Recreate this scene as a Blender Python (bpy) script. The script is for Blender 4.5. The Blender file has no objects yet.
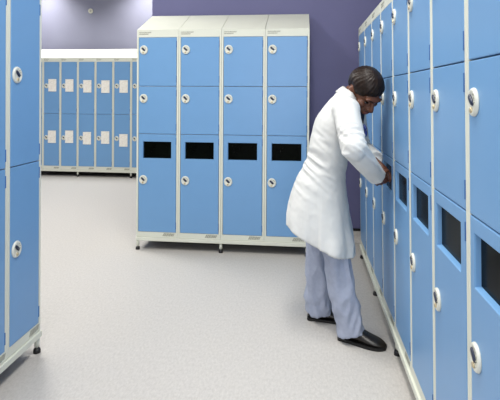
import bpy, bmesh, math, random
from mathutils import Vector, Matrix, noise

random.seed(7)
PI = math.pi
sc = bpy.context.scene
COL = sc.collection
EYE = 1.375

# ------------------------------------------------------------------ materials
def srgb(r, g, b):
    def f(c):
        c /= 255.0
        return c / 12.92 if c <= 0.04045 else ((c + 0.055) / 1.055) ** 2.4
    return (f(r), f(g), f(b), 1.0)

def mat(name, rgb, rough=0.5, metal=0.0, spec=0.5, nscale=0.0, namt=0.0, bump=0.0, bscale=200.0, coat=0.0, stretch=None, ior=1.5):
    m = bpy.data.materials.new(name)
    m.use_nodes = True
    nt = m.node_tree
    b = nt.nodes['Principled BSDF']
    b.inputs['IOR'].default_value = ior
    b.inputs['Base Color'].default_value = srgb(*rgb)
    b.inputs['Roughness'].default_value = rough
    b.inputs['Metallic'].default_value = metal
    b.inputs['Specular IOR Level'].default_value = spec
    b.inputs['Coat Weight'].default_value = coat
    b.inputs['Coat Roughness'].default_value = 0.15
    tc = nt.nodes.new('ShaderNodeTexCoord')
    src = tc.outputs['Object']
    if stretch:
        mp = nt.nodes.new('ShaderNodeMapping')
        mp.inputs['Scale'].default_value = stretch
        nt.links.new(src, mp.inputs['Vector'])
        src = mp.outputs['Vector']
    if nscale:
        n = nt.nodes.new('ShaderNodeTexNoise')
        n.inputs['Scale'].default_value = nscale
        n.inputs['Detail'].default_value = 5
        nt.links.new(src, n.inputs['Vector'])
        r = nt.nodes.new('ShaderNodeValToRGB')
        c = srgb(*rgb)
        r.color_ramp.elements[0].position = 0.3
        r.color_ramp.elements[1].position = 0.7
        r.color_ramp.elements[0].color = (c[0]*(1-namt), c[1]*(1-namt), c[2]*(1-namt), 1)
        r.color_ramp.elements[1].color = (min(1, c[0]*(1+namt)), min(1, c[1]*(1+namt)), min(1, c[2]*(1+namt)), 1)
        nt.links.new(n.outputs['Fac'], r.inputs['Fac'])
        nt.links.new(r.outputs['Color'], b.inputs['Base Color'])
    if bump:
        n2 = nt.nodes.new('ShaderNodeTexNoise')
        n2.inputs['Scale'].default_value = bscale
        n2.inputs['Detail'].default_value = 3
        nt.links.new(src, n2.inputs['Vector'])
        bp = nt.nodes.new('ShaderNodeBump')
        bp.inputs['Strength'].default_value = bump
        bp.inputs['Distance'].default_value = 0.002
        nt.links.new(n2.outputs['Fac'], bp.inputs['Height'])
        nt.links.new(bp.outputs['Normal'], b.inputs['Normal'])
    return m

M = {}
M['door'] = mat('blue_powder_coat', (107, 153, 198), 0.36, nscale=9, namt=0.012, bump=0.02, bscale=500)
M['frame'] = mat('cream_powder_coat', (211, 214, 201), 0.45, nscale=6, namt=0.02)
M['hinge'] = mat('hinge_blue', (48, 100, 160), 0.45, nscale=20, namt=0.05)
M['lock'] = mat('lock_white_plastic', (212, 214, 203), 0.3, nscale=30, namt=0.02)
M['turn'] = mat('lock_turn_dark', (28, 38, 62), 0.35, nscale=40, namt=0.1)
M['brass'] = mat('key_cylinder_metal', (206, 192, 158), 0.35, metal=0.6, nscale=40, namt=0.08)
M['print'] = mat('printed_grey', (158, 160, 148), 0.6, nscale=60, namt=0.1)
M['pane'] = mat('smoked_glass', (4, 6, 4), 0.22, ior=1.12, spec=0.5, nscale=12, namt=0.3)
M['rubber'] = mat('black_rubber', (14, 14, 16), 0.5, nscale=30, namt=0.2)
M['black'] = mat('black_trim', (10, 10, 12), 0.45, nscale=20, namt=0.2)
M['purple'] = mat('purple_wall_paint', (97, 98, 138), 0.6, nscale=3, namt=0.03, bump=0.05, bscale=150)
M['lavender'] = mat('lavender_wall_paint', (136, 138, 158), 0.6, nscale=3, namt=0.03, bump=0.05, bscale=150)
M['ceiling'] = mat('white_ceiling', (196, 196, 192), 0.8, nscale=4, namt=0.02)
M['skin'] = mat('brown_skin', (100, 61, 42), 0.42, nscale=25, namt=0.08)
M['hair'] = mat('dark_brown_hair', (28, 17, 11), 0.42, spec=0.25, nscale=60, namt=0.4, bump=0.5, bscale=150, stretch=(1, 1, 0.25))
M['coat'] = mat('white_cotton', (208, 210, 208), 0.75, nscale=12, namt=0.015, bump=0.1, bscale=260)
M['shirt'] = mat('dark_shirt', (30, 32, 44), 0.7, nscale=30, namt=0.1)
M['trouser'] = mat('blue_grey_cotton', (154, 162, 181), 0.8, nscale=40, namt=0.06, bump=0.15, bscale=300)
M['leather'] = mat('black_leather', (26, 23, 20), 0.33, nscale=25, namt=0.3, bump=0.2, bscale=60)
M['sole'] = mat('shoe_sole', (12, 12, 12), 0.6, nscale=30, namt=0.2)
M['badge'] = mat('blue_plastic', (24, 44, 110), 0.4, nscale=30, namt=0.1)
M['button'] = mat('white_button', (215, 215, 210), 0.4, nscale=30, namt=0.03)
M['eye'] = mat('eye_dark', (30, 22, 20), 0.2, nscale=30, namt=0.2)
M['lip'] = mat('lip_brown', (104, 56, 46), 0.45, nscale=30, namt=0.1)
M['fixture'] = mat('fixture_cream', (214, 214, 200), 0.5, nscale=30, namt=0.03)

def floor_mat():
    m = bpy.data.materials.new('speckled_vinyl')
    m.use_nodes = True
    nt = m.node_tree
    b = nt.nodes['Principled BSDF']
    tc = nt.nodes.new('ShaderNodeTexCoord')
    n1 = nt.nodes.new('ShaderNodeTexNoise'); n1.inputs['Scale'].default_value = 85; n1.inputs['Detail'].default_value = 6; n1.inputs['Roughness'].default_value = 0.75
    mp = nt.nodes.new('ShaderNodeMapping'); mp.inputs['Scale'].default_value = (1.0, 0.45, 1)
    nt.links.new(tc.outputs['Object'], mp.inputs['Vector'])
    nt.links.new(mp.outputs['Vector'], n1.inputs['Vector'])
    r1 = nt.nodes.new('ShaderNodeValToRGB')
    r1.color_ramp.elements[0].position = 0.32; r1.color_ramp.elements[0].color = srgb(177, 174, 169)
    r1.color_ramp.elements[1].position = 0.66; r1.color_ramp.elements[1].color = srgb(197, 194, 189)
    nt.links.new(n1.outputs['Fac'], r1.inputs['Fac'])
    v = nt.nodes.new('ShaderNodeTexVoronoi'); v.inputs['Scale'].default_value = 70
    nt.links.new(tc.outputs['Object'], v.inputs['Vector'])
    r2 = nt.nodes.new('ShaderNodeValToRGB')
    r2.color_ramp.elements[0].position = 0.08; r2.color_ramp.elements[0].color = (0.8, 0.79, 0.8, 1)
    r2.color_ramp.elements[1].position = 0.2; r2.color_ramp.elements[1].color = (1, 1, 1, 1)
    nt.links.new(v.outputs['Distance'], r2.inputs['Fac'])
    mx = nt.nodes.new('ShaderNodeMixRGB'); mx.blend_type = 'MULTIPLY'; mx.inputs['Fac'].default_value = 0.7
    nt.links.new(r1.outputs['Color'], mx.inputs['Color1'])
    nt.links.new(r2.outputs['Color'], mx.inputs['Color2'])
    nt.links.new(mx.outputs['Color'], b.inputs['Base Color'])
    b.inputs['Roughness'].default_value = 0.42
    b.inputs['Specular IOR Level'].default_value = 0.4
    return m
M['floor'] = floor_mat()

def paper_mat():
    m = bpy.data.materials.new('printed_paper')
    m.use_nodes = True
    nt = m.node_tree
    b = nt.nodes['Principled BSDF']
    tc = nt.nodes.new('ShaderNodeTexCoord')
    w = nt.nodes.new('ShaderNodeTexWave'); w.bands_direction = 'Z'
    w.inputs['Scale'].default_value = 17; w.inputs['Distortion'].default_value = 1.5; w.inputs['Detail'].default_value = 3
    nt.links.new(tc.outputs['Object'], w.inputs['Vector'])
    n = nt.nodes.new('ShaderNodeTexNoise'); n.inputs['Scale'].default_value = 30
    nt.links.new(tc.outputs['Object'], n.inputs['Vector'])
    mu = nt.nodes.new('ShaderNodeMath'); mu.operation = 'MULTIPLY'
    nt.links.new(w.outputs['Fac'], mu.inputs[0]); nt.links.new(n.outputs['Fac'], mu.inputs[1])
    r = nt.nodes.new('ShaderNodeValToRGB')
    r.color_ramp.elements[0].position = 0.2; r.color_ramp.elements[0].color = srgb(240, 238, 230)
    r.color_ramp.elements[1].position = 0.6; r.color_ramp.elements[1].color = srgb(200, 195, 182)
    nt.links.new(mu.outputs[0], r.inputs['Fac'])
    nt.links.new(r.outputs['Color'], b.inputs['Base Color'])
    b.inputs['Roughness'].default_value = 0.8
    return m
M['paper'] = paper_mat()

# ------------------------------------------------------------------ helpers
def link_mesh(name, bm, m, parent=None, smooth=False):
    me = bpy.data.meshes.new(name)
    bmesh.ops.recalc_face_normals(bm, faces=bm.faces)
    bm.to_mesh(me); bm.free()
    for x in (m if isinstance(m, (list, tuple)) else [m]):
        me.materials.append(x)
    if smooth:
        for p in me.polygons: p.use_smooth = True
    o = bpy.data.objects.new(name, me)
    COL.objects.link(o)
    if parent: o.parent = parent
    return o

def box(bm, x0, x1, y0, y1, z0, z1, bevel=0.0, seg=2, mi=0):
    r = bmesh.ops.create_cube(bm, size=1.0)
    vs = r['verts']
    for v in vs:
        v.co = Vector((x0 + (v.co.x + .5)*(x1-x0), y0 + (v.co.y + .5)*(y1-y0), z0 + (v.co.z + .5)*(z1-z0)))
    fs = set(f for v in vs for f in v.link_faces)
    for f in fs: f.material_index = mi
    if bevel:
        es = list(set(e for v in vs for e in v.link_edges))
        bmesh.ops.bevel(bm, geom=es, offset=bevel, segments=seg, profile=0.5, affect='EDGES', clamp_overlap=True)

def rings(bm, rs, cap0=True, cap1=True, mi=0):
    """rs: list of lists of points (same count) -> lofted surface"""
    V = [[bm.verts.new(p) for p in r] for r in rs]
    n = len(V[0])
    for a, b in zip(V[:-1], V[1:]):
        for i in range(n):
            f = bm.faces.new((a[i], a[(i+1) % n], b[(i+1) % n], b[i])); f.material_index = mi
    if cap0: bm.faces.new(list(reversed(V[0]))).material_index = mi
    if cap1: bm.faces.new(V[-1]).material_index = mi

def ell_ring(c, u, v, a, b, n=24, phase=0.0):
    c = Vector(c)
    return [c + u*(a*math.cos(2*PI*i/n+phase)) + v*(b*math.sin(2*PI*i/n+phase)) for i in range(n)]

def tube(bm, pts, rad, n=14, mi=0, round_ends=True, flat=None):
    pts = [Vector(p) for p in pts]
    P, R = [], []
    for i, (p, r) in enumerate(zip(pts, rad)):
        P.append(p); R.append(r)
    if round_ends:
        d0 = (P[0]-P[1]).normalized(); d1 = (P[-1]-P[-2]).normalized()
        pre = [(P[0]+d0*R[0]*0.55, R[0]*.8), ] ; pre0 = [(P[0]+d0*R[0]*0.9, R[0]*.35)]
        post = [(P[-1]+d1*R[-1]*0.55, R[-1]*.8), (P[-1]+d1*R[-1]*0.9, R[-1]*.35)]
        P = [pre0[0][0], pre[0][0]] + P + [q[0] for q in post]
        R = [pre0[0][1], pre[0][1]] + R + [q[1] for q in post]
    rs = []
    u = None
    for i, p in enumerate(P):
        t = (P[min(i+1, len(P)-1)] - P[max(i-1, 0)]).normalized()
        if u is None:
            u = t.orthogonal().normalized()
            if flat: u = (Vector(flat[0]) - t*Vector(flat[0]).dot(t)).normalized()
        else:
            u = (u - t*u.dot(t)).normalized()
        v = t.cross(u)
        k = flat[1] if flat else 1.0
        rs.append(ell_ring(p, u, v, R[i]*k, R[i], n))
    rings(bm, rs, mi=mi)

def ellipsoid(bm, c, axes, seg=24, rin=16, mi=0):
    """axes: three vectors (scaled)"""
    r = bmesh.ops.create_uvsphere(bm, u_segments=seg, v_segments=rin, radius=1.0)
    c = Vector(c)
    for v in r['verts']:
        p = v.co.copy()
        v.co = c + Vector(axes[0])*p.x + Vector(axes[1])*p.y + Vector(axes[2])*p.z
    for f in set(f for v in r['verts'] for f in v.link_faces): f.material_index = mi

def catmull(pts, n):
    """resample tuples smoothly"""
    out = []
    k = len(pts)
    for i in range(k-1):
        p0 = pts[max(i-1, 0)]; p1 = pts[i]; p2 = pts[i+1]; p3 = pts[min(i+2, k-1)]
        for j in range(n):
            t = j/n
            out.append(tuple(0.5*((2*b)+(-a+c)*t+(2*a-5*b+4*c-d)*t*t+(-a+3*b-3*c+d)*t**3) for a, b, c, d in zip(p0, p1, p2, p3)))
    out.append(tuple(pts[-1]))
    return out

def remeshed(name, bm, m, voxel, smooth_it=4, parent=None, fn=None, sf=0.5):
    tmp = link_mesh(name + '_source', bm, m)
    md = tmp.modifiers.new('r', 'REMESH'); md.mode = 'VOXEL'; md.voxel_size = voxel; md.use_smooth_shade = True
    if smooth_it:
        s = tmp.modifiers.new('s', 'SMOOTH'); s.iterations = smooth_it; s.factor = sf
    dg = bpy.context.evaluated_depsgraph_get()
    me = bpy.data.meshes.new_from_object(tmp.evaluated_get(dg))
    me.name = name
    old = tmp.data
    bpy.data.objects.remove(tmp); bpy.data.meshes.remove(old)
    if fn:
        nor = [v.normal.copy() for v in me.vertices]
        for v, nn in zip(me.vertices, nor):
            v.co = v.co + nn*fn(v.co, nn)
    for p in me.polygons: p.use_smooth = True
    if not me.materials: me.materials.append(m)
    o = bpy.data.objects.new(name, me); COL.objects.link(o)
    if parent: o.parent = parent
    return o

def tag(o, label, cat, group=None):
    o['label'] = label; o['category'] = cat
    if group: o['group'] = group
    return o

def structure(name, bm, m):
    o = link_mesh(name, bm, m); o['kind'] = 'structure'; return o

def empty(name, loc=(0, 0, 0)):
    o = bpy.data.objects.new(name, None); o.empty_display_size = 0.1
    COL.objects.link(o); o.location = loc
    return o

KIDS = {}
def children(o): return [c for c in COL.objects if c.parent == o]
def copy_tree(o, parent=None):
    c = o.copy(); COL.objects.link(c)
    if parent: c.parent = parent
    for ch in children(o): copy_tree(ch, c)
    return c

# ------------------------------------------------------------------ room
X_R = 1.02; X_L = -5.1; Y_B = -1.6; Y_F = 8.12; Z_C = 3.5
bm = bmesh.new(); box(bm, X_L, X_R, Y_B, Y_F, -0.05, 0.0); structure('floor', bm, M['floor'])
bm = bmesh.new(); box(bm, X_L, X_R, Y_B, Y_F, Z_C, Z_C+.05); structure('ceiling', bm, M['ceiling'])
bm = bmesh.new(); box(bm, X_L, X_R, Y_F, Y_F+.1, 0, Z_C); structure('wall_back', bm, M['lavender'])
bm = bmesh.new(); box(bm, X_L-.1, X_L, Y_B, Y_F, 0, Z_C); structure('wall_left', bm, M['lavender'])
bm = bmesh.new(); box(bm, X_R, X_R+.1, Y_B, Y_F, 0, Z_C); structure('wall_right', bm, M['purple'])
bm = bmesh.new(); box(bm, X_L, X_R, Y_B-.1, Y_B, 0, Z_C); structure('wall_front', bm, M['lavender'])
PY = 4.55
bm = bmesh.new(); box(bm, -1.478, X_R, PY, PY+.14, 0, Z_C); structure('wall_partition', bm, M['purple'])
# coved vinyl skirting of floor colour with a black cap strip
bm = bmesh.new()
pr = [(-.001, .105), (-.006, .105), (-.008, .05), (-.02, .02), (-.05, .001), (-.001, .001)]
rings(bm, [[(x, PY+a, b) for a, b in pr] for x in (-1.478, X_R)])
structure('baseboard_partition', bm, M['floor'])
bm = bmesh.new(); box(bm, -1.478, X_R, PY-.012, PY-.0005, .105, .128, .002); structure('trim_1', bm, M['black'])

# made-up window frame around the added fill light behind the camera
bm = bmesh.new()
wx0, wx1, wz0, wz1 = -1.1, .7, .7, 2.5
for x in (wx0-.06, (wx0+wx1)/2-.02, wx1): box(bm, x, x+(.06 if x != (wx0+wx1)/2-.02 else .04), Y_B+.0005, Y_B+.045, wz0-.06, wz1+.06, .004, 1)
for z_ in (wz0-.06, wz1): box(bm, wx0, wx1, Y_B+.0005, Y_B+.045, z_, z_+.06, .004, 1)
structure('fill_light_frame', bm, M['fixture'])

# small round fixture high on the back wall
bm = bmesh.new()
cx, cz = -3.77, 2.86
prof = [(.012, -.012), (.022, -.028), (.036, -.026), (.044, -.012), (.044, 0)]
rs = [[(cx + r*math.cos(2*PI*i/28), Y_F + y - .0005, cz + r*math.sin(2*PI*i/28)) for i in range(28)] for r, y in prof]
rings(bm, rs)
o = link_mesh('wall_sensor', bm, M['fixture'], smooth=True)
tag(o, 'small round cream ring shaped sensor high on the lavender back wall', 'sensor')
bm = bmesh.new()
rings(bm, [[(cx + r*math.cos(2*PI*i/20), Y_F + y, cz + r*math.sin(2*PI*i/20)) for i in range(20)] for r, y in ((.0125, -.0125), (.011, -.016), (.004, -.017))])
p = link_mesh('lens', bm, M['print'], o, True); p['label'] = 'grey centre of the sensor'

# ------------------------------------------------------------------ lockers
ZB = 0.115           # lockers stand on a stand rail of this height
T = 0.0165           # side frame width

def lock_meshes():
    n = 28
    bm = bmesh.new()
    prof = [(1.0, 0), (1.0, -.003), (.96, -.0065), (.88, -.009), (.76, -.0095), (.70, -.008), (.3, -.0075), (.02, -.0075)]
    rings(bm, [[(.037*k*math.cos(2*PI*i/n), y, .0405*k*math.sin(2*PI*i/n)) for i in range(n)] for k, y in prof])
    # three little position pips beside the turn
    for a in (50, 20, -10):
        c = Vector((.021*math.cos(math.radians(a)), -.008, .004+.024*math.sin(math.radians(a))))
        r = bmesh.ops.create_uvsphere(bm, u_segments=8, v_segments=6, radius=.0032)
        for v in r['verts']: v.co = v.co + c
        for f in set(f for v in r['verts'] for f in v.link_faces): f.material_index = 1
    body = link_mesh('lock_body', bm, [M['lock'], M['print']], None, True)
    bm = bmesh.new()
    prof = [(1, -.006), (1, -.0105), (.85, -.0125), (.02, -.0125)]
    ca, sa = math.cos(math.radians(-42)), math.sin(math.radians(-42))
    def sq(i, k):
        t = 2*PI*i/24
        x = .020*k*math.copysign(abs(math.cos(t))**.7, math.cos(t)); z = .0085*k*math.copysign(abs(math.sin(t))**.7, math.sin(t))
        return (x*ca - z*sa - .002, x*sa + z*ca + .006)
    rings(bm, [[(sq(i, k)[0], y, sq(i, k)[1]) for i in range(24)] for k, y in prof])
    turn = link_mesh('lock_turn', bm, M['turn'], None, True)
    bm = bmesh.new()
    rings(bm, [[(-.003 + r*math.cos(2*PI*i/18), y, -.0225 + r*math.sin(2*PI*i/18)) for i in range(18)] for r, y in ((.0085, -.006), (.0085, -.010), (.007, -.012), (.0015, -.0115))])
    cyl = link_mesh('key_cylinder', bm, M['brass'], None, True)
    ms = [(x.name, x.data) for x in (body, turn, cyl)]
    for x in (body, turn, cyl): bpy.data.objects.remove(x)
    return ms
LOCK = lock_meshes()

def add_lock(door, x, z):
    for nm, me in LOCK:
        o = bpy.data.objects.new(nm, me); COL.objects.link(o); o.parent = door; o.location = (x, -.001, z)
        if nm == 'lock_body': o['label'] = 'oval white plastic lock housing'
        if nm == 'lock_turn': o['label'] = 'dark thumb turn of the lock'
        if nm == 'key_cylinder': o['label'] = 'brass key cylinder of the lock'

def make_door(root, w, z0, z1, lock_z, window=None):
    """door front at y=-.005; the hole edges are folded back into a shallow recess"""
    g = .0028
    x0, x1 = T + g, w - T - g
    z0 += .002; z1 -= .002
    bm = bmesh.new()
    if not window:
        box(bm, x0, x1, -.001, .016, z0, z1, .003, 2)
    else:
        a0, a1, b0, b1 = window
        c = .003
        def rect(l, r, b, t, y): return [bm.verts.new(p) for p in ((l, y, b), (r, y, b), (r, y, t), (l, y, t))]
        back = rect(x0, x1, z0, z1, .016)
        side = rect(x0, x1, z0, z1, -.001+c)
        fr = rect(x0+c, x1-c, z0+c, z1-c, -.001)
        hole = rect(a0, a1, b0, b1, -.001)
        h2 = rect(a0+c, a1-c, b0+c, b1-c, .002)
        inn = rect(a0+c+.002, a1-c-.002, b0+c+.004, b1-c, .021)
        bout = rect(a0-.006, a1+.006, b0-.006, b1+.006, .021)
        bmid = rect(a0-.006, a1+.006, b0-.006, b1+.006, .016)
        seq = [back, side, fr, hole, h2, inn, bout, bmid, back]
        for p, q in zip(seq[:-1], seq[1:]):
            for i in range(4):
                bm.faces.new((p[i], p[(i+1) % 4], q[(i+1) % 4], q[i]))
    d = link_mesh('door', bm, M['door'], root)
    if window:
        bm = bmesh.new(); box(bm, a0+.001, a1-.001, .0165, .0205, b0+.001, b1-.001)
        p = link_mesh('window_pane', bm, M['pane'], d); p['label'] = 'dark glass pane recessed in the door'
    hz = (z0+.06, z1-.06)
    for h in hz:
        bm = bmesh.new(); box(bm, x1-.003, x1+.0030, -.0032, .004, h-.029, h+.029, .0015)
        hh = link_mesh('hinge', bm, M['hinge'], d); hh['label'] = 'darker blue hinge'
    add_lock(d, x0 + .045, lock_z)
    return d

def label_mesh(bm, x, z, w, h, rows, seed):
    rnd = random.Random(seed)
    rh = h/len(rows)
    for j, (frac, wt) in enumerate(rows):
        zc = z + h - rh*(j+.5)
        xx = x
        while xx < x + w*frac:
            lw = rnd.uniform(.004, .010)*wt
            hh = rh*.36*rnd.uniform(.8, 1.0)
            sk = hh*.5
            ring0 = [(xx-sk, -.0006, zc-hh), (xx+lw-sk, -.0006, zc-hh), (xx+lw+sk, -.0006, zc+hh), (xx+sk, -.0006, zc+hh)]
            ring1 = [(p[0], .001, p[2]) for p in ring0]
            rings(bm, [ring0, ring1])
            xx += lw + .0025

def make_locker(name, w, zsplits, ztop, zdt, zdb, depth, locks, window=None, slope=.199, labels=True):
    """local frame: front faces -Y, x runs left to right as seen from the front, origin on the stand"""
    root = empty(name)
    z = lambda v: v - ZB
    W = w - .0012
    bm = bmesh.new()
    box(bm, .0006, T, 0, depth, 0, z(ztop), .0012, 1)
    box(bm, W-T, W, 0, depth, 0, z(ztop), .0012, 1)
    box(bm, T, W-T, depth-.004, depth, 0, z(ztop))
    box(bm, T, W-T, .0005, .03, z(zdt), z(ztop), .0012, 1)
    box(bm, T, W-T, .0005, .03, 0, z(zdb), .0012, 1)
    box(bm, T, W-T, .03, depth-.004, z(ztop)-.012, z(ztop))
    box(bm, T, W-T, .03, depth-.004, 0, .012)
    for s in zsplits:
        box(bm, T, W-T, .022, depth-.004, z(s)-.008, z(s)+.008)
    cs = link_mesh('carcass', bm, M['frame'], root)
    cs['label'] = 'cream steel locker frame'
    bm = bmesh.new()
    r0 = [(.0012, 0.0008, z(ztop)), (.0012, depth, z(ztop)), (.0012, depth, z(ztop)+slope), (.0012, depth-.012, z(ztop)+slope), (.0012, .0008, z(ztop)+.006)]
    r1 = [(W-.0012, p[1], p[2]) for p in r0]
    rings(bm, [r0, r1])
    o = link_mesh('sloping_top', bm, M['frame'], root)
    zs = [zdt] + list(zsplits) + [zdb]
    for i, lz in enumerate(locks):
        last = i == len(locks)-1
        make_door(root, W, z(zs[i+1]), z(zs[i]), z(lz), ([window[0], window[1], z(window[2]), z(window[3])] if (window and last) else None))
    if labels:
        hs = w/.38
        bm = bmesh.new()
        label_mesh(bm, .022*hs, z(zdt)+.020, .10*hs, .03, [(1.0, 1.2), (.8, .8)], 3)
        l = link_mesh('printed_label', bm, M['print'], root); l['label'] = 'small grey printing on the top rail'
        bm = bmesh.new()
        label_mesh(bm, W-.02*hs-.112*hs, .006, .098*hs, .040, [(1.0, 1.5)], 5)
        l = link_mesh('printed_label', bm, M['print'], root); l['label'] = 'small grey printing on the bottom rail'
    return root

def make_stand(name, L, depth, legs, loc, rot, label, group=None):
    """rail frame the lockers stand on, with adjustable legs; x runs along the front"""
    root = empty(name, loc); root.rotation_euler = (0, 0, rot)
    bm = bmesh.new()
    zt = ZB - .001
    box(bm, 0, L, -.010, .028, .083, zt, .002, 1)
    link_mesh('rail', bm, M['frame'], root)
    bm = bmesh.new()  # underside and added rear panel coloured black to deepen the shade below
    box(bm, 0, L, depth-.03, depth, .083, zt)
    box(bm, 0, .03, .028, depth-.03, .084, zt-.001)
    box(bm, L-.03, L, .028, depth-.03, .084, zt-.001)
    box(bm, .03, L-.03, .028, depth-.03, .095, zt-.002)
    box(bm, .05, L-.05, depth-.028, depth-.008, .006, .083)
    ur = link_mesh('shade_underframe', bm, M['black'], root); ur['label'] = 'underside of the stand, blackened to deepen the shade'
    for x in legs:
        for y in (.012, depth-.02):
            bm = bmesh.new()
            rings(bm, [[(x + r*math.cos(2*PI*i/16), y + r*math.sin(2*PI*i/16), zz) for i in range(16)] for r, zz in ((.013, .083), (.013, .035), (.006, .034), (.006, .02))])
            lg = link_mesh('leg', bm, M['frame'], root, True)
            bm = bmesh.new()
            rings(bm, [[(x + r*math.cos(2*PI*i/16), y + r*math.sin(2*PI*i/16), zz) for i in range(16)] for r, zz in ((.006, .026), (.016, .022), (.019, .012), (.019, .0))])
            f = link_mesh('rubber_foot', bm, M['rubber'], lg, True); f['label'] = 'black rubber foot'
    return tag(root, label, 'locker stand', group)

D = .44
W4 = .38
FOUR = dict(w=W4, zsplits=(1.449, 1.027), ztop=1.941, zdt=1.881, zdb=.160, depth=D, locks=(1.769, 1.340, .622),
            window=(.058, .318, .806, .962))
LEAN = .0153
ROW = dict(FOUR, window=(.050, .318, .835, .991), zsplits=(1.478, 1.036), locks=(1.784, 1.359, .646))

# freestanding bank of four against the purple wall
BX, BY = -1.463, 4.075
proto4 = make_locker('locker', **FOUR)
bank_lab = ['blue three-door locker column leftmost in the bank of four on the purple wall',
            'blue three-door locker column second from left in the bank of four on the purple wall',
            'blue three-door locker column third from left in the bank of four, left of the person',
            'blue three-door locker column rightmost in the bank of four, partly behind the white coat']
for k in range(4):
    o = proto4 if k == 0 else copy_tree(proto4)
    o.location = (BX + k*W4, BY, ZB)
    tag(o, bank_lab[k], 'locker', 'lockers in the bank on the purple wall')
make_stand('locker_stand', 4*W4, D, (.012, 2*W4, 4*W4-.014), (BX, BY, 0), 0,
           'cream steel stand on short legs under the bank of four lockers on the purple wall')

# long row on the right: x -> -y
RD, RY = .4965, 4.1104
row_lab = ['blue locker column at the far end of the right row next to the purple wall',
           'blue locker column second from the far end of the right row, behind the person',
           'blue locker column third from the far end of the right row, beside the bowed head',
           'blue locker column in the right row that the person reaches into',
           'blue locker column in the right row just nearer than the one the person reaches into',
           'blue locker column third from the near end of the right row',
           'blue locker column second from the near end of the right row',
           'nearest blue locker column of the right row, cut by the right edge of the photo']
protoR = make_locker('locker', **ROW)
for k in range(8):
    o = protoR if k == 0 else copy_tree(protoR)
    o.location = (RD, RY - k*W4, ZB)
    o.rotation_euler = (LEAN, 0, -PI/2)
    tag(o, row_lab[k], 'locker', 'lockers in the long row on the right')
make_stand('locker_stand', 8*W4, D, (.014, 2*W4, 4*W4, 6*W4, 8*W4-.014), (RD, RY, 0), -PI/2,
           'long cream steel stand on short legs under the right-hand row of lockers')

# near row on the left: x -> +y
LW = .288
LX, LY = -1.3859, 2.3977
protoL = make_locker('locker', w=LW, zsplits=(1.022,), ztop=1.941, zdt=1.881, zdb=.160, depth=D, locks=(1.467, .618))
left_lab = ['narrow blue two-door locker column at the end of the left row, both locks in view',
            'narrow blue two-door locker column at the extreme left edge of the photo']
for k in range(2):
    o = protoL if k == 0 else copy_tree(protoL)
    o.location = (LX, LY - (k+1)*LW, ZB)
    o.rotation_euler = (0, 0, PI/2)
    tag(o, left_lab[k], 'locker', 'narrow lockers in the left row')
make_stand('locker_stand', 2*LW, D, (.014, 2*LW-.014), (LX, LY-2*LW, 0), PI/2,
           'cream steel stand on short legs under the near left row of lockers')

# far row at the back wall
WB = .3065
KX, KY = -4.0326, 7.5513
protoB = make_locker('locker', w=WB, zsplits=(1.045,), ztop=1.975, zdt=1.915, zdb=.172, depth=D, locks=(1.512, .645), slope=.19)
ordn = ['leftmost', 'second from left', 'third from left', 'fourth from left', 'fifth from left', 'sixth from left']
pos_u = [(.178, 1.522), (.172, 1.520), (.178, 1.507), (.184, 1.502), (.190, 1.506)]
pos_l = [(.174, .660), (.172, .664), (.176, .645), (.184, .660), (.190, .618)]
nu = nl = None
for k in range(-1, 6):
    o = protoB if k == -1 else copy_tree(protoB)
    x = KX + (k-1)*WB
    o.location = (x, KY, ZB)
    tag(o, ('narrow blue two-door locker column %s in the far row against the back wall' % ordn[k]) if 0 <= k < 5 else 'narrow locker column of the far row showing only its frame edge past the left lockers' if k < 0 else
        'narrow blue locker column of the far row partly hidden behind the bank of four', 'locker', 'lockers in the far back row')
    if k in (-1, 5): continue
    for (px, pz), which in ((pos_u[k], 'upper'), (pos_l[k], 'lower')):
        px -= .008
        bm = bmesh.new()
        nx = 6
        def gr(y): return [[bm.verts.new(((i/nx-.5)*.142, y - .0015*abs(math.sin(PI*i/nx + k)), (j/nx-.5)*.208)) for i in range(nx+1)] for j in range(nx+1)]
        A, B = gr(-.0012), gr(0)
        for j in range(nx):
            for i in range(nx):
                bm.faces.new((A[j][i], A[j][i+1], A[j+1][i+1], A[j+1][i]))
                bm.faces.new((B[j][i], B[j+1][i], B[j+1][i+1], B[j][i+1]))
        for i in range(nx):
            bm.faces.new((A[0][i], B[0][i], B[0][i+1], A[0][i+1])); bm.faces.new((A[nx][i], A[nx][i+1], B[nx][i+1], B[nx][i]))
            bm.faces.new((A[i][0], A[i+1][0], B[i+1][0], B[i][0])); bm.faces.new((A[i][nx], B[i][nx], B[i+1][nx], A[i+1][nx]))
        pn = link_mesh('paper_notice', bm, M['paper'])
        pn.location = (x + px, KY - .0085, pz)
        tag(pn, 'white printed paper notice stuck on the %s door of the far-row locker %s' % (which, ordn[k]), 'notice', 'paper notices on the far lockers')
make_stand('locker_stand', 7*WB, D, (.014, 3*WB, 6*WB, 7*WB-.014), (KX-2*WB, KY, 0), 0,
           'cream steel stand on short legs under the far row of lockers at the back wall')

# ------------------------------------------------------------------ person
A = math.radians(-12)
F = Vector((math.cos(A), math.sin(A), 0)); RT = Vector((math.sin(A), -math.cos(A), 0)); UP = Vector((0, 0, 1))
pel = Vector((.10, 2.83, .86)); nb = Vector((.265, 2.80, 1.365))
sh_r = Vector((.233, 2.624, 1.30)); el_r = Vector((.264, 2.464, 1.10)); wr_r = Vector((.385, 2.628, .958))
sh_l = Vector((.307, 2.976, 1.30)); el_l = Vector((.345, 2.965, 1.055)); wr_l = Vector((.405, 2.765, 1.015))
hip_r = pel + RT*.09 + Vector((0, 0, -.02)); hip_l = pel - RT*.09 + Vector((0, 0, -.02))
kn_r = Vector((.192, 2.722, .47)); an_r = Vector((.275, 2.716, .085))
kn_l = Vector((.100, 2.955, .47)); an_l = Vector((.098, 2.955, .085))

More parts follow.
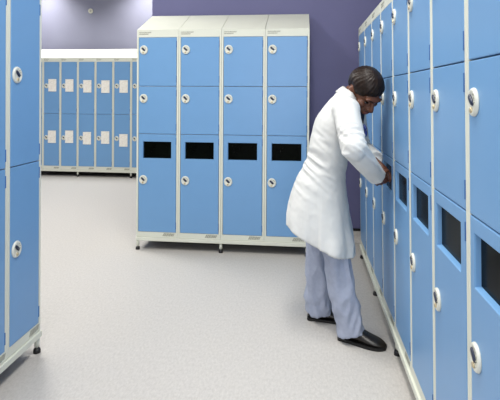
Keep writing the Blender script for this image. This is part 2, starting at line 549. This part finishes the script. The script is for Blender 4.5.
hc = Vector((.350, 2.765, 1.401))
hf = Vector((.36, -.52, -.70)).normalized()
hu = (UP - hf*hf.z).normalized()
hr = hf.cross(hu).normalized()
HS = 1.07
hr *= HS; hf *= HS; hu *= HS
def H(r, f, u): return hc + hr*r + hf*f + hu*u

bm = bmesh.new()
# skull, jaw, face
ellipsoid(bm, H(0, -.012, .022), (hr*.076, hf*.097, hu*.092))
ellipsoid(bm, H(0, .028, -.042), (hr*.060, hf*.066, hu*.078))
ellipsoid(bm, H(0, .060, -.092), (hr*.030, hf*.028, hu*.022))            # chin
ellipsoid(bm, H(0, .080, .022), (hr*.055, hf*.020, hu*.014))             # brow
for s in (-1, 1):
    ellipsoid(bm, H(s*.042, .058, -.025), (hr*.024, hf*.026, hu*.022))     # cheek
    ellipsoid(bm, H(s*.079, -.012, -.008), ((hr*.9+hf*-.3*s*s)*.012, hf*.020, hu*.034), 14, 10)  # ear
    ellipsoid(bm, H(s*.012, .098, -.036), (hr*.011, hf*.012, hu*.009), 10, 8)
tube(bm, [H(0, .086, .012), H(0, .100, -.012), H(0, .112, -.032)], [.010, .012, .014], 12)
ellipsoid(bm, H(0, .088, -.062), (hr*.026, hf*.013, hu*.007), 14, 8)
ellipsoid(bm, H(0, .086, -.074), (hr*.022, hf*.013, hu*.008), 14, 8)
# neck and trunk
tube(bm, [H(0, -.035, -.03), nb + Vector((.02, 0, .02)), nb + Vector((-.03, 0, -.07))], [.058, .056, .07], 18)
spine = [pel + Vector((0, 0, -.04)), pel + Vector((.0, 0, .10)), Vector((.14, 2.825, 1.08)), Vector((.20, 2.81, 1.22)), nb + Vector((-.02, 0, -.05))]
sz = [(.10, .145), (.085, .12), (.08, .125), (.085, .14), (.05, .09)]
rings(bm, [ell_ring(c + F*.012, F, RT, a, b, 24) for c, (a, b) in zip(spine, sz)])
def arm(sh, el, wr):
    tube(bm, [sh, sh.lerp(el, .5), el, el.lerp(wr, .4), wr], [.050, .043, .036, .036, .024], 14)
arm(sh_r, el_r, wr_r); arm(sh_l, el_l, wr_l)
for hp, kn, an in ((hip_r, kn_r, an_r), (hip_l, kn_l, an_l)):
    tube(bm, [hp, hp.lerp(kn, .5), kn, kn.lerp(an, .35), an], [.082, .068, .050, .050, .034], 16)
    tube(bm, [an, an + Vector((.02, -.006, -.03))], [.034, .032], 12)

def hand(wr, palm_dir, palm_n, thumb_side, curl, tip_dir):
    """palm_dir: along the hand, palm_n: out of the back of the hand, thumb_side: across towards the thumb"""
    d = palm_dir.normalized(); n = (palm_n - d*palm_n.dot(d)).normalized(); s = d.cross(n).normalized()*thumb_side
    pc = wr + d*.048
    ellipsoid(bm, pc, (d*.052, s*.040, n*.016), 18, 12)
    tube(bm, [wr - d*.01, wr + d*.03], [.023, .024], 12, flat=(n, .75))
    lens = [(.030, .068), (.011, .076), (-.009, .071), (-.028, .056)]
    for i, (off, L) in enumerate(lens):
        b0 = wr + d*(.085 - abs(off)*.25) + s*off
        a = 0; p = b0; pts = [b0 - d*.03, b0]
        for j, fr in enumerate((.45, .32, .23)):
            a += math.radians(curl*(.7 + .35*j) + 3*i)
            p = p + (d*math.cos(a) - n*math.sin(a) + s*off*.5)*L*fr
            pts.append(p)
        tube(bm, pts, [.009, .0092, .0086, .0078, .0066], 10)
    t0 = wr + d*.025 + s*.026
    t1 = t0 + (d*.6 + s*.75 - n*.25).normalized()*.036
    t2 = t1 + (d*.8 + s*.35 - n*.45).normalized()*.030
    t3 = t2 + (d*.9 - s*.05 - n*.5).normalized()*.022
    tube(bm, [t0, t1, t2, t3], [.013, .011, .0098, .0075], 10)
hand(wr_r, Vector((.52, .55, -.62)), Vector((.1, -.85, -.3)), -1, 16, None)
hand(wr_l, Vector((.66, .02, -.62)), Vector((.75, .2, .6)), 1, 14, None)
person = remeshed('person', bm, M['skin'], .0052, 2)
tag(person, 'person in white lab coat bending forward to reach into a locker window', 'person')

# eyes, lips
for s in (-1, 1):
    bm = bmesh.new(); ellipsoid(bm, H(s*.031, .077, -.003), (hr*.014, hf*.009, hu*.006), 14, 10)
    e = link_mesh('eye', bm, M['eye'], person, True); e['label'] = 'lowered dark eye'
    bm = bmesh.new(); tube(bm, [H(s*.014, .098, .019), H(s*.032, .095, .025), H(s*.050, .082, .019)], [.003, .0042, .003], 8, flat=(hf, .6))
    e = link_mesh('eyebrow', bm, M['hair'], person, True)
bm = bmesh.new(); ellipsoid(bm, H(0, .0945, -.0625), (hr*.024, hf*.008, hu*.0052), 14, 8); ellipsoid(bm, H(0, .092, -.073), (hr*.020, hf*.008, hu*.006), 14, 8)
link_mesh('lips', bm, M['lip'], person, True)

# hair: cap shell over the skull, ragged hairline, close cropped nape
bm = bmesh.new()
NU, NV = 120, 40
hcen = H(0, -.016, .026)
ringsH = []
for j in range(NV+1):
    ring = []
    for i in range(NU):
        th = 2*PI*i/NU          # 0 = forward
        f = math.cos(th)
        low = math.radians(69 if f > 0.75 else 0) if f > .75 else None
        # polar limit: front hairline high, sides above the ear, back down to the nape
        k = (f+1)/2
        lim = math.radians(136*(1-k)**0.9 + 84*k**0.9 + 6*abs(math.sin(th))*max(0, .5-abs(f-.25)))
        tt = th if th <= PI else 2*PI-th
        lim -= math.radians(26)*math.exp(-((math.degrees(tt)-101)/17)**2)
        lim += math.radians(2.2)*math.sin(th*9) + math.radians(1.4)*math.sin(th*17+1)
        ph = lim*j/NV
        rr = 1.0 + .012*noise.noise(Vector((math.sin(ph)*math.cos(th)*6, math.sin(ph)*math.sin(th)*6, math.cos(ph)*6)))
        rr += .010*math.sin(th*26 + 5*math.cos(ph*2))*math.sin(ph) + .02*noise.noise(Vector((th*5, ph*2.2, 1)))*math.sin(ph)
        fade = 1.0 - max(0, (j/NV-.70)/.30)**1.6*.125
        p = hcen + (hr*math.sin(th)*math.sin(ph)*.088 + hf*math.cos(th)*math.sin(ph)*.108 + hu*math.cos(ph)*.104)*rr*fade
        ring.append(p)
    ringsH.append(ring)
inner = [[hcen + (p-hcen)*.90 for p in r] for r in reversed(ringsH[1:])]
bm2 = bmesh.new()
rings(bm2, ringsH[1:] + inner, True, True)
hair = link_mesh('hair', bm2, M['hair'], person, True); hair['label'] = 'short dark brown hair'
bm.free()

# shirt collar under the coat
bm = bmesh.new()
tube(bm, [nb + Vector((-.02, 0, -.06)), nb + Vector((.012, 0, .0)), nb + Vector((.03, -.003, .03))], [.082, .070, .064], 22, round_ends=False)
tube(bm, [nb + Vector((.05, -.015, .0)), Vector((.30, 2.80, 1.25)), Vector((.285, 2.80, 1.12))], [.05, .055, .05], 18)
sh = remeshed('shirt', bm, M['shirt'], .007, 3, person); sh['label'] = 'dark shirt in the neck of the coat'

# trousers
bm = bmesh.new()
rings(bm, [ell_ring(pel + Vector((0, 0, z)), F, RT, a, b, 28) for z, a, b in ((.06, .105, .15), (0, .12, .165), (-.06, .125, .175), (-.12, .11, .165))])
for hp, kn, an, hem in ((hip_r, kn_r, an_r, Vector((.280, 2.712, .046))), (hip_l, kn_l, an_l, Vector((.098, 2.955, .040)))):
    P = [hp, hp.lerp(kn, .5), kn, kn.lerp(hem, .4), kn.lerp(hem, .75), hem]
    tube(bm, P, [.090, .072, .067, .071, .076, .081], 24, round_ends=False)
def fold_tr(p, n):
    leg = hip_r if p.y < 2.84 else hip_l
    v = .0065*noise.noise(Vector((p.x*14, p.y*14, p.z*4.5)))
    v += .005*math.sin(p.z*60 + 9*math.sin(p.x*18+p.y*11))*max(0, 1-abs(p.z-.13)/.13)*noise.noise(Vector((p.x*9+3, p.y*9, p.z*3)))*2
    v += .009*noise.noise(Vector((p.x*20+7, p.y*20, p.z*16)))*max(0, 1-p.z/.40)
    v += .010*max(-.4, 1-abs(noise.noise(Vector((p.x*16, p.y*16+2, p.z*6))))*2.6)
    return v
tr = remeshed('trousers', bm, M['trouser'], .0065, 6, person, fold_tr); tr['label'] = 'loose blue grey trousers'

# shoes
def shoe(heel, toe, z0=0.0, w=1.0):
    heel = Vector(heel); toe = Vector(toe)
    d = (toe-heel); L = d.length; d.normalize(); s = Vector((d.y, -d.x, 0))
    prof = [  # t, half width, height, top roundness
        (0.0, .018, .050), (.02, .029, .062), (.10, .034, .076), (.24, .034, .088), (.36, .037, .092), (.48, .041, .080), (.60, .045, .065), (.74, .046, .052), (.86, .041, .042), (.95, .029, .030), (1.0, .014, .024)]
    bm = bmesh.new()
    rs = []
    for t, hw, h in catmull(prof, 4):
        ring = []
        n = 24
        for i in range(n):
            a = 2*PI*i/n
            cx = math.copysign(abs(math.cos(a))**.75, math.cos(a)); sz_ = math.sin(a)
            zz = .012 + (h-.012)*(.5+.5*sz_) if True else 0
            k = 1.0 if sz_ < 0 else (1-.25*sz_*(1.0 if t < .5 else .7))
            ring.append(heel + d*(t*L) + s*(cx*hw*w*k) + Vector((0, 0, z0 + zz)))
        rs.append(ring)
    rings(bm, rs)
    o = link_mesh('shoe', bm, M['leather'], person, True); o['label'] = 'black leather lace up shoe'
    bm = bmesh.new()
    out = []
    for t, hw, h in catmull(prof, 3): out.append(heel + d*(t*L*1.02-.004) + s*(hw*1.06*w+.002))
    for t, hw, h in reversed(catmull(prof, 3)): out.append(heel + d*(t*L*1.02-.004) - s*(hw*1.06*w+.002))
    rings(bm, [[p + Vector((0, 0, z0 + zz)) for p in out] for zz in (.0005, .010, .016)])
    link_mesh('sole', bm, M['sole'], o)
    bm = bmesh.new()
    for t in (.40, .47, .54, .61):
        c = heel + d*(t*L); zt = .090 - (t-.40)*.125
        tube(bm, [c - s*.022 + Vector((0, 0, z0+zt-.006)), c + Vector((0, 0, z0+zt+.002)), c + s*.022 + Vector((0, 0, z0+zt-.006))], [.0025, .0028, .0025], 8)
    link_mesh('laces', bm, M['sole'], o, True)
shoe((.215, 2.735, 0), (.458, 2.640, 0), w=1.1)
shoe((.040, 2.955, 0), (.282, 2.940, 0), w=1.1)

# lab coat: lofted body with flared skirt, sleeves, fused
def crow(c, fa, la, tilt):
    f = (F - UP*tilt).normalized()
    return (c, f, fa, la)
rows = [  # x, y, z, fwd half, lateral half, tilt
    (.112, 2.818, .545, .202, .210, .46),
    (.108, 2.822, .620, .192, .207, .38),
    (.106, 2.827, .735, .172, .200, .27),
    (.112, 2.830, .860, .144, .188, .18),
    (.141, 2.826, .980, .117, .170, .24),
    (.166, 2.820, 1.100, .118, .178, .30),
    (.195, 2.812, 1.210, .118, .190, .34),
    (.232, 2.805, 1.300, .095, .185, .38),
    (.258, 2.801, 1.352, .078, .120, .40),
    (.272, 2.800, 1.385, .070, .080, .42)]
bm = bmesh.new()
rs = []
for x, y, z, fa, la, ti in catmull(rows, 4):
    f = (F - UP*ti).normalized()
    ring = []
    for i in range(48):
        a = 2*PI*i/48
        fl = max(0, (.85-z)/.35)
        k = 1 + .018*fl*math.sin(a*7+.6) + .012*fl*math.sin(a*11+2)
        ca, sa = math.cos(a), math.sin(a)
        e = .66 + .12*min(1, max(0, (z-.5)/.25)) + .22*min(1, max(0, (z-.62)/.3))
        ca = math.copysign(abs(ca)**e, ca); sa = math.copysign(abs(sa)**e, sa)
        ring.append(Vector((x, y, z)) + f*(fa*k*ca) + RT*(la*k*sa))
    rs.append(ring)
rings(bm, rs)
def sleeve(sh, el, wr, up):
    cuff = wr + (wr-el).normalized()*(.042 if up else .012)
    pts = [sh + (sh-el).normalized()*.0, sh.lerp(el, .45), el, el.lerp(cuff, .5), cuff]
    tube(bm, pts, [.074, .070, .065, .058, .051], 20, round_ends=False)
    ellipsoid(bm, sh, (F*.078, RT*.072, UP*.068), 20, 14)
    ellipsoid(bm, el, (F*.062, RT*.062, UP*.062), 16, 12)
sleeve(sh_r, el_r, wr_r, 1); sleeve(sh_l, el_l, wr_l, 0)
def fold_coat(p, n):
    k0 = min(1, max(0, (n.z+.8)/.6))
    v = 0.0
    low = max(0, min(1, (.95-p.z)/.4))
    # long soft drapes in the skirt
    v += .016*low*noise.noise(Vector((p.x*9, p.y*9, p.z*2.2)))
    # drag folds running from the small of the back down to the front
    w = max(0, 1-abs(p.z-.98)/.30)
    al = (p.x*.8 - p.z*.6); ac = (p.x*.6 + p.z*.8)
    rd = 1 - abs(noise.noise(Vector((al*5, ac*26, p.y*4))))*2.6
    v += .021*w*max(-.4, rd)*max(.2, n.dot(RT))*(.7+.8*noise.noise(p*3.5))
    # long ridges in the skirt
    rd = 1 - abs(noise.noise(Vector((p.x*13+4, p.y*13, p.z*2.5))))*2.4
    v += .011*low*max(-.5, rd)
    # back seam
    if n.dot(RT) > .2: v -= .0045*math.exp(-((p.x-.088-.03*(p.z-.6))/.008)**2)*low
    # sleeve creases
    for el, sh in ((el_r, sh_r), (el_l, sh_l)):
        d = (p-el).length
        if d < .2:
            ax = (p-el).dot((sh-el).normalized())
            v += .009*(1-d/.2)*max(-.4, 1-abs(noise.noise(Vector((ax*26, p.y*5, p.x*5))))*2.6)
    v += .0035*noise.noise(p*11)
    v += .0012*noise.noise(p*38)
    return v*k0
coat = remeshed('lab_coat', bm, M['coat'], .0068, 5, person, fold_coat)
coat['label'] = 'long white lab coat with creased sleeves'
# collar
bm = bmesh.new()
rs = []
n = 40
cc = nb + Vector((.014, -.004, .000))
cf = (F - UP*.55).normalized(); cu = RT.cross(cf).normalized()
if cu.z < 0: cu = -cu
def carc(k, up, rad):
    out = []
    for i in range(n+1):
        a = math.radians(38 + (322-38)*i/n)   # open to the front
        drop = -.055*max(0, math.cos(a))
        out.append(cc + cf*(rad*math.cos(a)*1.04) + RT*(rad*math.sin(a)*1.1) + cu*(up + drop))
    return out
prof = [(.0, .078), (.030, .068), (.035, .071), (.012, .083), (-.012, .092), (-.014, .089), (.008, .080), (-.003, .076)]
V = [[bm.verts.new(p) for p in carc(0, u, r)] for u, r in prof]
V.append(V[0])
for a, b in zip(V[:-1], V[1:]):
    for i in range(n): bm.faces.new((a[i], a[i+1], b[i+1], b[i]))
bm.faces.new([v[0] for v in V[:-1]]); bm.faces.new([v[-1] for v in reversed(V[:-1])])
co = link_mesh('collar', bm, M['coat'], coat, True); co['label'] = 'turned down white collar'

# blue clip hanging at the front of the coat
bm = bmesh.new()
bp = Vector((.345, 2.72, 1.195))
for c, sx in ((bp, (.010, .017, .020)), (bp + Vector((.006, -.004, -.030)), (.010, .014, .022)), (bp + Vector((.004, -.012, -.004)), (.008, .010, .012))):
    ellipsoid(bm, c, (Vector((sx[0], 0, 0)), Vector((0, sx[1], 0)), Vector((0, 0, sx[2]))), 16, 10)
bd = link_mesh('badge', bm, M['badge'], coat, True); bd['label'] = 'dark blue badge clipped to the coat front'

# ------------------------------------------------------------------ lights
def area(name, loc, sx, sy, power, col=(1, .97, .92), rot=(0, 0, 0), spread=180):
    l = bpy.data.lights.new(name, 'AREA'); l.shape = 'RECTANGLE'; l.size = sx; l.size_y = sy
    l.energy = power; l.color = col; l.spread = math.radians(spread)
    o = bpy.data.objects.new(name, l); COL.objects.link(o); o.location = loc; o.rotation_euler = rot
    return o
area('ceiling_lamp', (.0, 1.6, Z_C-.02), .5, 1.8, 84)
area('ceiling_lamp', (-2.3, .6, Z_C-.02), .6, 1.5, 24)
area('ceiling_lamp', (-2.1, 2.5, Z_C-.02), .6, 1.5, 66)
area('ceiling_lamp', (-3.2, 4.8, Z_C-.02), .9, .9, 122)
area('ceiling_lamp', (-4.6, 7.7, Z_C-.02), .45, .45, 26, spread=115)
area('ceiling_lamp', (-2.7, 7.7, Z_C-.02), .45, .45, 26, spread=115)
area('ceiling_lamp', (-.4, -.8, Z_C-.02), .6, 1.2, 30)
area('fill_light', (-.2, Y_B+.05, 1.6), 1.8, 1.8, 52, (.97, .98, 1), (PI/2, 0, 0))  # unseen fill light added behind the camera to lift the lower doors
w = bpy.data.worlds.new('World'); sc.world = w; w.use_nodes = True
w.node_tree.nodes['Background'].inputs['Color'].default_value = (.9, .93, 1, 1)
w.node_tree.nodes['Background'].inputs['Strength'].default_value = .3

# ------------------------------------------------------------------ camera
f, yaw, tilt, roll, cy = 474.97, .1105, -.0029, .0054, 96.48
cam = bpy.data.cameras.new('camera'); cam.sensor_fit = 'HORIZONTAL'; cam.sensor_width = 36
cam.lens = f*36/500
cam.shift_y = (cy-200)/500.0
cam.clip_start = .02
co = bpy.data.objects.new('camera', cam); COL.objects.link(co)
c, s = math.cos(yaw), math.sin(yaw)
r = Vector((c, s, 0)); fw = Vector((-s, c, 0)); u = Vector((0, 0, 1))
fw2 = fw*math.cos(tilt) + u*math.sin(tilt); u2 = u*math.cos(tilt) - fw*math.sin(tilt)
r3 = r*math.cos(roll) + u2*math.sin(roll); u3 = u2*math.cos(roll) - r*math.sin(roll)
co.matrix_world = Matrix(((r3.x, u3.x, -fw2.x, 0), (r3.y, u3.y, -fw2.y, 0), (r3.z, u3.z, -fw2.z, EYE), (0, 0, 0, 1)))
sc.camera = co
vs = sc.view_settings
vs.view_transform = 'Standard'; vs.look = 'None'; vs.gamma = 1.0; vs.use_curve_mapping = False
vs.exposure = -0.16
